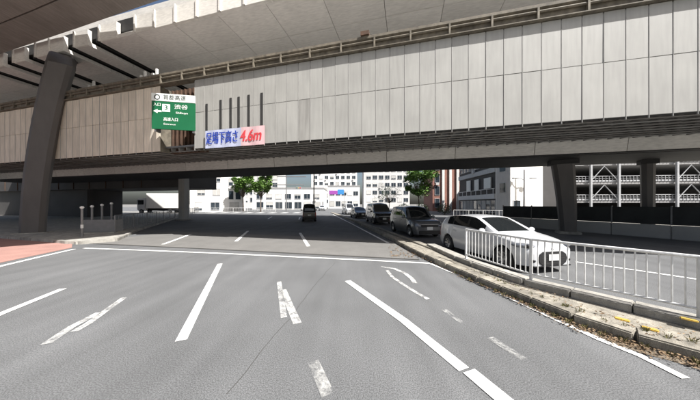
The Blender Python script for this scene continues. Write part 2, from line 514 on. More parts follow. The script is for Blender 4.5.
# gutter dirt, leaf litter, weeds (nobody could count them)
dk = []
for p, a, l in walk(KL[5:], 0.18):
    n = Vector((math.sin(a), -math.cos(a)))
    dk.append((p, n))
wl = [0.04 + 0.15 * max(0, min(1, (4.6 - p.y) / 1.6)) * random.uniform(.6, 1.15) for p, n in dk]
vs = [(p.x, p.y, 0.007) for p, n in dk] + [(p.x + n.x * w, p.y + n.y * w, 0.005) for (p, n), w in zip(dk, wl)]
k = len(dk)
setting(MB().add(vs, [(i, k + i, k + i + 1, i + 1) for i in range(k - 1)]), 'gutter_dirt', M['soil'])
lm = MB()
for _ in range(5200):
    i = random.randrange(len(dk))
    p, n = dk[i]
    if random.random() > 0.15 + 0.85 * max(0, min(1, (6.2 - p.y) / 2.6)):
        continue
    d = random.random() ** 1.8 * (wl[i] + 0.03) if random.random() < .85 else -random.uniform(0.17, 0.6)
    z = 0.02 + random.uniform(0, 0.035) if d > 0 else 0.155 + random.uniform(0, .015)
    c = Vector((p.x + n.x * d + random.uniform(-.1, .1), p.y + n.y * d + random.uniform(-.1, .1), z))
    s = random.uniform(0.008, 0.026)
    R = Matrix.Rotation(random.uniform(0, 6.3), 3, 'Z') @ Matrix.Rotation(random.uniform(-.7, .7), 3, 'X')
    lm.add([c + R @ Vector(q) * s for q in ((-1, 0, 0), (0, -.55, .25), (1.1, 0, .1), (0, .55, .25))], [(0, 1, 2, 3)])
for _ in range(240):                              # a drift of litter at the island's corner under the bridge edge
    c = G(random.uniform(388, 428), random.uniform(243, 258)) + Vector((random.uniform(-.1, .1), random.uniform(-.3, .3), .02))
    s = random.uniform(0.02, 0.05)
    R = Matrix.Rotation(random.uniform(0, 6.3), 3, 'Z') @ Matrix.Rotation(random.uniform(-.7, .7), 3, 'X')
    lm.add([c + R @ Vector(q) * s for q in ((-1, 0, 0), (0, -.55, .25), (1.1, 0, .1), (0, .55, .25))], [(0, 1, 2, 3)])
lo = lm.build('leaf_litter', M['dryleaf'], kind='stuff')
tag(lo, 'brown fallen leaves lying in the gutter along the median kerb', 'leaves')
gm = MB()
for _ in range(260):
    p, n = random.choice(dk)
    if p.y > 6.2 or random.random() > 0.35 + 0.65 * max(0, min(1, (5.6 - p.y) / 2)):
        continue
    top = random.random() < .3
    d = -random.uniform(.16, .3) if top else random.uniform(0.0, .08)
    c = Vector((p.x + n.x * d, p.y + n.y * d, .14 if top else .01))
    for _ in range(random.randint(5, 14)):
        a = random.uniform(0, 6.3)
        h = random.uniform(.015, .085)
        r = random.uniform(.005, .045)
        w = random.uniform(.0015, .004)
        q = Vector((math.cos(a), math.sin(a), 0))
        t = Vector((-q.y, q.x, 0)) * w
        b = c + q * .015
        gm.add([b - t, b + t, b + q * r * .5 + Vector((0, 0, h * .75)) + t, b + q * r + Vector((0, 0, h)), b + q * r * .5 + Vector((0, 0, h * .75)) - t], [(0, 1, 2, 3, 4)])
go = gm.build('weeds', M['weed'], kind='stuff')
tag(go, 'low green and straw weeds growing along the median kerb', 'weeds')

# ------------------------------------------------------------------ the lower, panel-clad bridge
AZ = math.atan2(-1, 4)                           # the bridges run along this direction
CU, SU = math.cos(AZ), math.sin(AZ)
def UV(u, v, z=0.0):
    return Vector((u * CU - v * SU, u * SU + v * CU, z))
K0 = 0.970                                       # v of a point met on the road axis
br = thing('clad_bridge', 'low road bridge wrapped in pale scaffold panels crossing above the whole road', 'bridge', (0, 0, 0), AZ)
X0 = 9.264
V0 = X0 * K0
ZB, ZS, ZT = 4.6, 6.376, 8.0
PW = 0.563
U0, U1 = -46.0, 22.0
GAP = (-12.48, -10.19)
pz = [(ZB, ZS - .006), (ZS + .006, ZT)]
pm = {}
for key, mm in (('panel', M['panel']), ('beige', M['beige']), ('aged', M['aged'])):
    for r, (a, b) in enumerate(pz):
        pm[key, r] = MB().box((0, 0, 0), (PW - .024, .035, b - a)).mesh('fascia_panel', mm, bevel=.006)
n0, n1 = math.floor((U0 - GAP[1]) / PW), math.ceil((U1 - GAP[1]) / PW)
polemesh = MB().tube([(0, 0, ZB - .09), (0, 0, ZT - .05)], .017, 6).mesh('scaffold_pole', M['pole'], smooth=True)
for i in range(n0, n1):
    u = GAP[1] + (i + .5) * PW
    if GAP[0] < u < GAP[1] or u < -42 or u > 16:
        continue
    key = 'beige' if u < GAP[0] else 'panel'
    for r, (a, b) in enumerate(pz):
        inst('fascia_panel', pm[('aged' if key == 'panel' and random.random() < .05 else key), r], br, (u, V0 + random.uniform(-.0025, .0025), (a + b) / 2), 0, None, (random.uniform(-.002, .002), 0, random.uniform(-.006, .006)))
    inst('scaffold_pole', polemesh, br, (u - PW / 2, V0 - .010, 0))
# dark backing, deck, brown recess, vents
MB().bb(U0, GAP[0], V0 + .05, V0 + .25, ZB + .02, ZT).build('backing_wall', M['dark'], br)
MB().bb(GAP[1], U1, V0 + .05, V0 + .25, ZB + .02, ZT).build('backing_wall', M['dark'], br)
rc = MB().bb(GAP[0], GAP[1], V0 + .62, V0 + .8, ZB, ZT + .02).build('recess_wall', M['rust'], br)
rib = MB().box((0, 0, 0), (.07, .09, ZT - ZB)).mesh('recess_rib', M['rust'])
for i in range(8):
    inst('recess_rib', rib, rc, (GAP[0] + .14 + i * .285, V0 + .57, (ZB + ZT) / 2))
for e, s in ((GAP[0] - .02, 1), (GAP[1] + .02, -1)):
    MB().bb(e - .04, e + .04, V0 + .02, V0 + .6, ZB, ZT).build('recess_side', M['gutter'], br)
slot = MB().box((0, 0, 0), (.13, .03, 1)).mesh('vent_slot', M['dark'], bevel=.01)
for px, y0, y1 in ((207, 104, 131), (221, 100, 130), (231, 98, 129), (239, 97, 128), (249, 95, 127), (262, 93, 126)):
    k = (px - 350) / F
    Y = X0 / (1 + k / 4)
    u = k * Y * CU + Y * SU
    za, zb = CH + (HZ - y1) * Y / F, CH + (HZ - y0) * Y / F
    inst('vent_slot', slot, br, (u, V0 - .022, (za + zb) / 2), 0, (1, 1, zb - za))
# brown gutter beam along the top edge
gb = MB().loft_u([(V0 - .16, ZT + .02), (V0 + .22, ZT + .02), (V0 + .22, ZT + .56), (V0 - .12, ZT + .56), (V0 - .12, ZT + .46), (V0 - .03, ZT + .41), (V0 - .03, ZT + .09), (V0 - .16, ZT + .05)], U0, U1).build('gutter_beam', M['gutter'], br)
gbr = MB().box((0, 0, 0), (.06, .12, .38)).mesh('gutter_bracket', M['gutter'])
for i in range(46):
    inst('gutter_bracket', gbr, gb, (-44 + i * 1.38, V0 - .09, ZT + .25))
MB().tube([(U0, V0 - .09, ZT + .32), (U1, V0 - .09, ZT + .32)], .045, 8).build('gutter_pipe', M['gutter'], gb, smooth=True)
MB().bb(-.17, .17, V0 - .2, V0 + .1, ZT + .565, ZT + .72).build('junction_box', M['rust'], br, loc=(-1.6, 0, 0))
# deck top and far side
VE = 21.0 * K0
MB().bb(U0, U1, V0 + .85, VE, 7.5, 7.98).build('deck', M['wallpale'], br)
MB().bb(U0, U1, VE, VE + .2, 5.2, 8.5).build('far_side_cladding', M['beige'], br)
# grating soffit between cladding and girder
VG = 14.7 * K0
SL = (5.3 - 4.82) / (VG - V0 - .27)              # the grating rises towards the girder
gs = MB().loft_u([(V0 + .27, 4.82), (VG, 5.30), (VG, 5.38), (V0 + .27, 4.90)], U0, U1).build('soffit_plate', M['postgrey'], br)
gr1 = MB().box((0, 0, 0), (.05, VG - V0 - .34, .16), 0, math.atan(SL)).mesh('soffit_rib', M['grate'])
i = U0 + .4
while i < 16:
    inst('soffit_rib', gr1, gs, (i, (V0 + .27 + VG) / 2, 4.965))
    i += .50
for q in range(8):
    vv = V0 + .5 + q * .58
    zz = 4.82 + SL * (vv - V0 - .27) - .19
    MB().tube([(U0, vv, zz), (U1, vv, zz)], .028, 6).build('soffit_pipe', M['pole'] if q % 3 == 1 else M['grate'], gs)
# main box girder, light paint, in bays
VW, VF, VR = 14.85 * K0, 18.8 * K0, 20.2 * K0
prof = [(VG + .02, 5.27), (VW, 4.52), (VF, 4.52), (VR, 5.3), (VR, 7.48), (VG + .02, 7.48)]
bay = MB().loft_u(prof, -1.985, 1.985).mesh('girder_bay', M['girder'])
for i in range(-11, 6):
    inst('girder_bay', bay, br, (i * 4.0 + .8, 0, 0))
MB().bb(U0, U1, VW - .02, VW + .22, 4.46, 4.515).build('bottom_flange', M['dark'], br)
MB().bb(U0, U1, VW + .24, VF + .02, 4.44, 4.515).build('bottom_plate', M['dark'], br)
MB().bb(U0, U1, VR + .01, VE - .01, 5.32, 5.5).build('far_soffit', M['dark'], br)

# piers carrying the lower bridge
def leaning_pier(name, label, base, top, w0, w1, d0, d1, m, cap=True, rz=AZ, flare=()):
    t = thing(name, label, 'pier', (base[0], base[1], 0), rz)
    n = 9
    vs, fs = [], []
    dv = Vector((top[0] - base[0], top[1] - base[1]))
    loc = Matrix.Rotation(-rz, 2) @ dv
    for i in range(n):
        s = i / (n - 1)
        q = s * (0.25 + 0.75 * s)                # gently curved lean
        c = Vector((loc.x * q, loc.y * q, top[2] * s))
        w, d = w0 + (w1 - w0) * s, d0 + (d1 - d0) * s
        ch = .16
        ring = [(-w / 2 + ch, -d / 2), (w / 2 - ch, -d / 2), (w / 2, -d / 2 + ch), (w / 2, d / 2 - ch), (w / 2 - ch, d / 2), (-w / 2 + ch, d / 2), (-w / 2, d / 2 - ch), (-w / 2, -d / 2 + ch)]
        vs += [(c.x + a, c.y + b, c.z) for a, b in ring]
    for fx, fy, fz, w, d in flare:
        ch = .16
        ring = [(-w / 2 + ch, -d / 2), (w / 2 - ch, -d / 2), (w / 2, -d / 2 + ch), (w / 2, d / 2 - ch), (w / 2 - ch, d / 2), (-w / 2 + ch, d / 2), (-w / 2, d / 2 - ch), (-w / 2, -d / 2 + ch)]
        vs += [(loc.x + fx + a, loc.y + fy + b, fz) for a, b in ring]
        n += 1
    for i in range(n - 1):
        for k in range(8):
            fs.append((i * 8 + k, i * 8 + (k + 1) % 8, (i + 1) * 8 + (k + 1) % 8, (i + 1) * 8 + k))
    fs += [tuple(range(8))[::-1], tuple((n - 1) * 8 + k for k in range(8))]
    MB().add(vs, fs).build('shaft', m, t, smooth=True)
    MB().bb(-w0 * .7, w0 * .7, -d0 * .7, d0 * .7, -.02, .16).build('footing', M['concrete'], t, bevel=.03)
    if cap:
        MB().bb(loc.x - w1 * .62, loc.x + w1 * .62, loc.y - d1 * .6, loc.y + d1 * .6, top[2], top[2] + .28).build('bearing', M['dark'], t)
    return t
leaning_pier('leaning_pier', 'dark tapered pier leaning left behind the white parked hatchback', (13.55, 14.0), (12.75, 13.5, 4.2), .75, 1.0, .6, .7, M['pier'], True, -.5)
leaning_pier('bridge_pier', 'slim dark pier at the far right in front of the car park', (17.6, 13.3), (17.6, 13.3, 4.2), .5, .55, .5, .5, M['pier'], True, -.6)
leaning_pier('bridge_pier', 'pale grey pier left of the white three storey building', (-18.9, 25.6), (-18.9, 25.6, 11.3), .8, .8, .9, .9, M['palepier'], False)
# the big leaning pier at the left that carries the upper deck
lp_ = leaning_pier('leaning_pier', 'tall dark grey curved pier at left leaning towards the road, standing beside the pink pavement', (-18.9, 13.4), (-16.95, 13.2, 9.95), .95, 1.05, .55, .7, M['pier'], False, .55, ((-.2, .6, 10.4, 1.0, .8), (-.45, 1.4, 10.95, 1.0, .9), (-.74, 2.33, 11.48, 1.0, 1.1)))

# ------------------------------------------------------------------ upper deck, pale soffit
ud = thing('upper_viaduct', 'pale steel upper expressway deck passing over the panel clad bridge', 'viaduct', (0, 0, 0), AZ)
ZU = 11.5
VA, VZ = 9.7 * K0, 30.0 * K0
GR = [(-18.7, -17.7), (-20.9, -19.9), (-24.9, -23.7), (-27.3, -26.1), (-30.0, -28.7)]   # open transverse slots
MB().bb(-50, 24, VA + .2, VZ, ZU + .5, ZU + 1.2).build('deck_slab', M['dark'], ud)
rows = [(VA, VA + 2.3), (VA + 2.3, VA + 4.6), (VA + 4.6, VA + 9.0), (VA + 9.0, VZ)]
edges = [-50.0]
u = -50.0
cuts = sorted([c for g in GR for c in g])
segs = []
cur = -50.0
for a, b in sorted(GR):
    segs.append((cur, a))
    cur = b
segs.append((cur, 24.0))
for a, b in segs:
    n = max(1, round((b - a) / 2.85))
    st = (b - a) / n
    for k in range(n):
        for r, (va, vb) in enumerate(rows):
            MB().bb(-st / 2 + .012, st / 2 - .012, va + .012, vb - .012, 0, .22).build('soffit_panel', M['soffit'], ud, loc=(a + (k + .5) * st, 0, ZU + random.uniform(-.006, .006)))
    # near edge band of this segment
    n = max(1, round((b - a) / 1.42))
    st = (b - a) / n
    bm_ = MB().bb(-st / 2 + .03, st / 2 - .03, VA - .03, VA + .16, ZU + .005, ZU + .95).mesh('edge_panel', M['girder'], bevel=.01)
    rm_ = MB().bb(-.05, .05, VA - .10, VA - .032, ZU + .02, ZU + .99).mesh('edge_rib', M['girder'])
    for k in range(n):
        uu = a + (k + .5) * st
        if -16.2 < uu < -15.2:
            continue
        inst('edge_panel', bm_, ud, (uu, 0, 0))
        inst('edge_rib', rm_, ud, (uu - st / 2, 0, 0))
for a, b in GR:                                    # dark beam inside each slot
    for q in (.5,):
        MB().bb(a + (b - a) * q - .05, a + (b - a) * q + .05, VA + .1, VZ - 1, ZU + .12, ZU + .48).build('slot_beam', M['dark'], ud)
MB().bb(-50, 24, VA - .02, VA + .14, ZU + 1.0, ZU + 1.9).build('parapet', M['girder'], ud, loc=(0, .5, 0))
MB().bb(-50, 24, VZ - .2, VZ, ZU + .02, ZU + 1.9).build('far_parapet', M['girder'], ud, loc=(0, .05, 0))
# small brackets and rail posts showing white above the lower bridge's edge
rail = thing('service_railing', 'short white railing posts on top of the clad bridge near the pier', 'railing', (UV(-16.5, V0 + .8).x, UV(-16.5, V0 + .8).y, 0), AZ)
for i, du in enumerate((-3.2, -2.9, -2.5, -2.1, 1.5, 1.8, 2.1, 2.4, 2.7)):
    inst('rail_post', MB().bb(-.05, .05, -.05, .05, 7.98, 9.15 + .2 * (i % 3)).mesh('rail_post', M['railwhite']), rail, (du, 0, 0))
MB().bb(-3.3, 2.8, -.03, .03, 8.75, 8.82).build('rail', M['railwhite'], rail)

# ------------------------------------------------------------------ brown ramp overhead at the left
outer = [(-62, 26.2), (-44, 21.0), (-23.8, 15.3), (-16, 13.1), (-9.2, 11.15), (-7.1, 9.3), (-5.5, 7.5), (-5.2, 6.1), (-6.0, 4.4), (-8.5, 1.5), (-10, -14)]  # out-of-view bend is shaped to steer the shadow it casts
inner = offset(outer, 8.5)
inner = [(-64.2, 18.0), (-46.3, 12.9), (-26.2, 7.2), (-20, 5.4), (-17.6, 4.4), (-16.9, 3.4), (-16.3, 2.0), (-16.0, .6), (-15.8, -1), (-15.8, -4), (-17, -14)]
rampo = thing('curved_ramp', 'brown concrete underside of a curved ramp overhead at the top left corner', 'ramp', (-24, 11, 0))
RO = Vector((-24, 11, 0))
def rs(k0, k1, q0, q1):
    o0, o1, i0, i1 = (Vector(outer[k0]), Vector(outer[k1]), Vector(inner[k0]), Vector(inner[k1]))
    return [tuple((o0.lerp(i0, q0)) - RO.xy), tuple(o1.lerp(i1, q0) - RO.xy), tuple(o1.lerp(i1, q1) - RO.xy), tuple(o0.lerp(i0, q1) - RO.xy)]
for k in range(len(outer) - 1):
    MB().slab(rs(k, k + 1, 0.0, 1.0), 12.35, 13.0).build('ramp_deck', M['ramp'], rampo)
    L = (Vector(outer[k + 1]) - Vector(outer[k])).length
    for j in range(6):
        MB().slab(rs(k, k + 1, j / 6 + .004, (j + 1) / 6 - .004), 12.0, 12.345).build('soffit_panel', M['ramp'], rampo)
    MB().slab(rs(k, k + 1, 0.005, 0.03), 13.003, 13.9).build('parapet', M['ramp'], rampo)
    MB().slab(rs(k, k + 1, 0.97, 0.995), 13.003, 13.9).build('parapet', M['ramp'], rampo)
for (x, y) in ((-12, -6), (-40, 15.5)):
    MB().bb(-.9, .9, -.9, .9, 0, 12.0).build('ramp_column', M['pier'], rampo, loc=(x - RO.x, y - RO.y, 0), bevel=.08)

# ------------------------------------------------------------------ signs on the bridge
KS = X0 / 10.95
pL, pR = Vector(((152 - 350) / F * 12.62, 12.62)), Vector(((195.5 - 350) / F * 12.98, 12.98))
mid = (pL + pR) / 2
sw = (pR - pL).length
sa = math.atan2(pR.y - pL.y, pR.x - pL.x)
zt, zb = CH + (HZ - 94.5) * 12.8 / F, CH + (HZ - 130) * 12.8 / F
sh = zt - zb
sg = thing('road_sign', 'green and white expressway entrance sign with arrow hung on the bridge', 'sign', (mid.x * KS, mid.y * KS, CH + (zb - CH) * KS), sa)
sg.scale = (KS, KS, KS)
MB().bb(-sw / 2, sw / 2, -.03, .03, 0, sh * .78).build('green_plate', M['green'], sg, bevel=.012)
MB().bb(-sw / 2 - .02, sw / 2 - .02, -.035, .03, sh * .785, sh).build('header_plate', M['signwhite'], sg, bevel=.012)
MB().bb(-sw / 2 + .1, -sw / 2 + .18, .032, .45, -.1, sh).build('bracket', M['signgrey'], sg)
MB().bb(sw / 2 - .18, sw / 2 - .1, .032, .45, -.1, sh).build('bracket', M['signgrey'], sg)
def flat(name, me, parent, x, y, z):
    return inst(name, me, parent, (x, y, z), 0, None, (math.radians(90), 0, 0))
flat('lettering', text_mesh('lettering', '首都高速', .30, M['ink'], 1.15, bold=.006), sg, .05, -.040, sh * .89)
em = MB().lathe([(.10, -.002), (.155, -.002)], 20, 'y').build('emblem', M['ink'], sg, loc=(-sw / 2 + .28, -.040, sh * .89))
MB().add([(-.42, 0, 0), (-.2, 0, .12), (-.2, 0, .045), (.0, 0, .045), (.0, 0, -.045), (-.2, 0, -.045), (-.2, 0, -.12)], [tuple(range(7))]).build('arrow', M['signwhite'], sg, loc=(-sw / 2 + .50, -.036, sh * .50))
flat('lettering', text_mesh('lettering', '入口', .2, M['signwhite'], .36, bold=.006), sg, -sw / 2 + .27, -.036, sh * .68)
MB().bb(-.2, .2, -.003, .003, -.22, .22).build('route_shield', M['signwhite'], sg, loc=(-.38, -.036, sh * .60), bevel=.04)
flat('lettering', text_mesh('lettering', '3', .36, M['green'], bold=.012), sg, -.38, -.042, sh * .60)
flat('lettering', text_mesh('lettering', '渋谷', .28, M['signwhite'], .68, bold=.008), sg, .38, -.036, sh * .64)
flat('lettering', text_mesh('lettering', 'Shibuya', .16, M['signwhite'], .62, bold=.004), sg, .42, -.036, sh * .48)
flat('lettering', text_mesh('lettering', '高速入口', .22, M['signwhite'], .72, bold=.006), sg, -.15, -.036, sh * .28)
flat('lettering', text_mesh('lettering', 'Entrance', .15, M['signwhite'], .6, bold=.003), sg, -.2, -.036, sh * .15)

def on_fascia(px, off=0.0):
    k = (px - 350) / F
    Y = (10.95 - off) / (1 + k / 4)
    return Vector((k * Y, Y)), Y
a, Ya = on_fascia(205.5, .17)
b, Yb = on_fascia(264.5, .17)
bw = (b - a).length
bz0 = CH + (HZ - 148.6) * Ya / F
bh = (CH + (HZ - 131) * Ya / F) - bz0
bn = thing('height_banner', 'white clearance banner with blue and red characters hung on the bridge edge', 'banner', ((a.x + b.x) / 2 * KS, (a.y + b.y) / 2 * KS, CH + (bz0 - CH) * KS), AZ)
bn.scale = (KS, KS, KS)
n = 24
vs, fs = [], []
for i in range(n + 1):
    x = -bw / 2 + bw * i / n
    yy = .012 * math.sin(i * 1.1)
    vs += [(x, yy - .012, 0), (x, yy - .012 + .004, bh), (x, yy + .012, 0), (x, yy + .012, bh)]
for i in range(n):
    o = i * 4
    fs += [(o, o + 4, o + 5, o + 1), (o + 2, o + 3, o + 7, o + 6), (o + 1, o + 5, o + 7, o + 3), (o, o + 2, o + 6, o + 4)]
cut = 15
MB().add(vs[:(cut + 1) * 4], fs[:cut * 4]).build('cloth', M['bannercloth'], bn)
MB().add(vs[cut * 4:], [tuple(i - cut * 4 for i in f) for f in fs[cut * 4:]]).build('cloth', M['bannerpink'], bn)
flat('lettering', text_mesh('lettering', '足場下高さ', .72, M['bannerblue'], bw * .55, bold=.02), bn, -bw * .205, -.034, bh * .50)
flat('lettering', text_mesh('lettering', '4.6m', .86, M['bannerred'], bw * .34, shear=.2, bold=.022), bn, bw * .285, -.034, bh * .50)

# ------------------------------------------------------------------ guard fences
def pipe_fence(name, label, path, z0, h, step, mpaint, post_every=None, sub=True):
    t = thing(name, label, 'fence', (path[0][0], path[0][1], z0))
    O = Vector((path[0][0], path[0][1], 0))
    loc = [Vector((p[0], p[1], 0)) - O for p in path]
    MB().tube([p + Vector((0, 0, h)) for p in loc], .026, 8).build('top_rail', mpaint, t, smooth=True)
    MB().tube([p + Vector((0, 0, .13)) for p in loc], .02, 8).build('bottom_rail', mpaint, t, smooth=True)
    pme = MB().tube([(0, 0, 0), (0, 0, h + .01)], .031, 10).mesh('post', mpaint, smooth=True)
    bme = MB().tube([(0, 0, .13), (0, 0, h - .01)], .011, 6).mesh('baluster', mpaint, smooth=True)
    for i in range(len(loc) - 1):
        a, b = loc[i], loc[i + 1]
        L = (b - a).length
        np_ = max(1, round(L / (post_every or 2.0)))
        for k in range(np_ + (1 if i == len(loc) - 2 else 0)):
            inst('post', pme, t, a.lerp(b, k / np_))
        nb = round(L / step)
        for k in range(1, nb):
            if abs((k / nb * np_) % 1) > .02 and abs((k / nb * np_) % 1) < .98:
                inst('baluster', bme, t, a.lerp(b, k / nb))
    return t
pipe_fence('guard_fence', 'white pipe guard fence on the median beside the white hatchback', FENCE, .225, .87, .118, M['railwhite'])
pipe_fence('guard_fence', 'grey pipe fence along the far left pavement under the bridge', [(-14.0, 13.4), (-16.6, 18.4), (-20, 25), (-24, 33), (-32, 47.5)], .115, 1.05, .5, M['postgrey'], 2.5)
# bollards with white tops by the pink pavement
for i, (px, py, lab) in enumerate(((82, 237, 'nearest grey bollard with white cap at the corner of the pink pavement'), (92, 233, 'second grey bollard with white cap from the pavement corner'), (102, 231.5, 'third grey bollard with white cap from the pavement corner'), (111.5, 230, 'farthest grey bollard with white cap from the pavement corner'))):
    p = G(px, py, .12)
    h = (235.5 - 206) * p.y / F * (1.0 if i == 0 else .9)
    t = thing('bollard', lab, 'bollard', (p.x, p.y, .118), 0, 'bollards at the pavement corner')
    MB().tube([(0, 0, 0), (0, 0, h)], .05, 10).build('post', M['postgrey'], t, smooth=True)
    MB().ball((0, 0, h), (.085, .085, .08)).build('cap', M['railwhite'], t, smooth=True)
    MB().tube([(0, 0, h * .3), (0, 0, h * .42)], .06, 10).build('band', M['railwhite'], t, smooth=True)
p = G(98, 229, .12)
cb = thing('control_box', 'low grey utility box standing behind the bollards', 'utility box', (-14.9, 13.6, .118), .25)
MB().bb(-.8, .8, -.3, .3, .06, .8).build('cabinet', M['postgrey'], cb, bevel=.02)
MB().bb(-.85, .85, -.34, .34, 0, .055).build('plinth', M['concrete'], cb)

# right-hand barrier wall with dark panels
BW = [(13.3, 19.5), (15.1, 15.6), (17.0, 11.7), (19.0, 7.6), (20.6, 4.2)]
bwall = thing('barrier_wall', 'low concrete barrier with dark screen panels right of the far carriageway', 'barrier', (BW[0][0], BW[0][1], 0))
BO = Vector(BW[0])
for i, (p, a, l) in enumerate(walk(BW, 2.0)):
    q = p - BO
    MB().bb(-l / 2 + .008, l / 2 - .008, -.15, .15, -.01, .72).build('barrier_block', M['palepier'], bwall, loc=(q.x, q.y, 0), rz=a, bevel=.03)
    MB().bb(-l / 2 + .03, l / 2 - .03, -.03, .03, .74, 1.68 + random.uniform(-.03, .03)).build('screen_panel', M['ivy'], bwall, loc=(q.x, q.y, 0), rz=a)
    MB().bb(-l / 2 - .03, -l / 2 + .025, -.05, .05, .72, 1.75).build('screen_post', M['postgrey'], bwall, loc=(q.x, q.y, 0), rz=a)

# ------------------------------------------------------------------ vehicles
def interp(pts, s):
    if s <= pts[0][0]:
        return pts[0][1]
    for i in range(len(pts) - 1):
        (a, za), (b, zb) = pts[i], pts[i + 1]
        if s <= b:
            t = (s - a) / (b - a)
            m0 = (zb - pts[i - 1][1]) / (b - pts[i - 1][0]) if i > 0 else (zb - za) / (b - a)
            m1 = (pts[i + 2][1] - za) / (pts[i + 2][0] - a) if i + 2 < len(pts) else (zb - za) / (b - a)
            lin = (zb - za) / (b - a)
            if lin == 0 or m0 * lin < 0: m0 = 0
            if lin == 0 or m1 * lin < 0: m1 = 0
            m0 = math.copysign(min(abs(m0), 3 * abs(lin)), lin) if lin else 0
            m1 = math.copysign(min(abs(m1), 3 * abs(lin)), lin) if lin else 0
            h = b - a
            return (2*t**3-3*t**2+1)*za + (t**3-2*t**2+t)*h*m0 + (-2*t**3+3*t**2)*zb + (t**3-t**2)*h*m1
    return pts[-1][1]

def make_wheel(parent, x, y, r, side, spokes=7):
    t = bpy.data.objects.new('wheel', MB().lathe([(r * .62, -.10), (r * .9, -.105), (r, -.07), (r, .07), (r * .9, .105), (r * .62, .10), (r * .62, -.10)], 28).mesh('wheel', M['tyre'], smooth=True))
    link(t, parent, (x, y, r))
    rm = MB().lathe([(r * .62, .095), (r * .58, .10), (r * .56, .03), (0.001, .02)], 28)
    for k in range(spokes):
        a = 2 * math.pi * k / spokes
        c, s = math.cos(a), math.sin(a)
        rm.add([(c * r * .1 - s * .028, .05, s * r * .1 + c * .028), (c * r * .1 + s * .028, .05, s * r * .1 - c * .028), (c * r * .58 + s * .02, .092, s * r * .58 - c * .02), (c * r * .58 - s * .02, .092, s * r * .58 + c * .02),
                (c * r * .1 - s * .028, .025, s * r * .1 + c * .028), (c * r * .1 + s * .028, .025, s * r * .1 - c * .028), (c * r * .58 + s * .02, .06, s * r * .58 - c * .02), (c * r * .58 - s * .02, .06, s * r * .58 + c * .02)],
               [(0, 1, 2, 3), (4, 7, 6, 5), (0, 3, 7, 4), (1, 5, 6, 2)])
    o = rm.build('rim', M['alloy'], t, smooth=True)
    if side < 0:
        o.rotation_euler = (0, 0, math.pi)
    return t

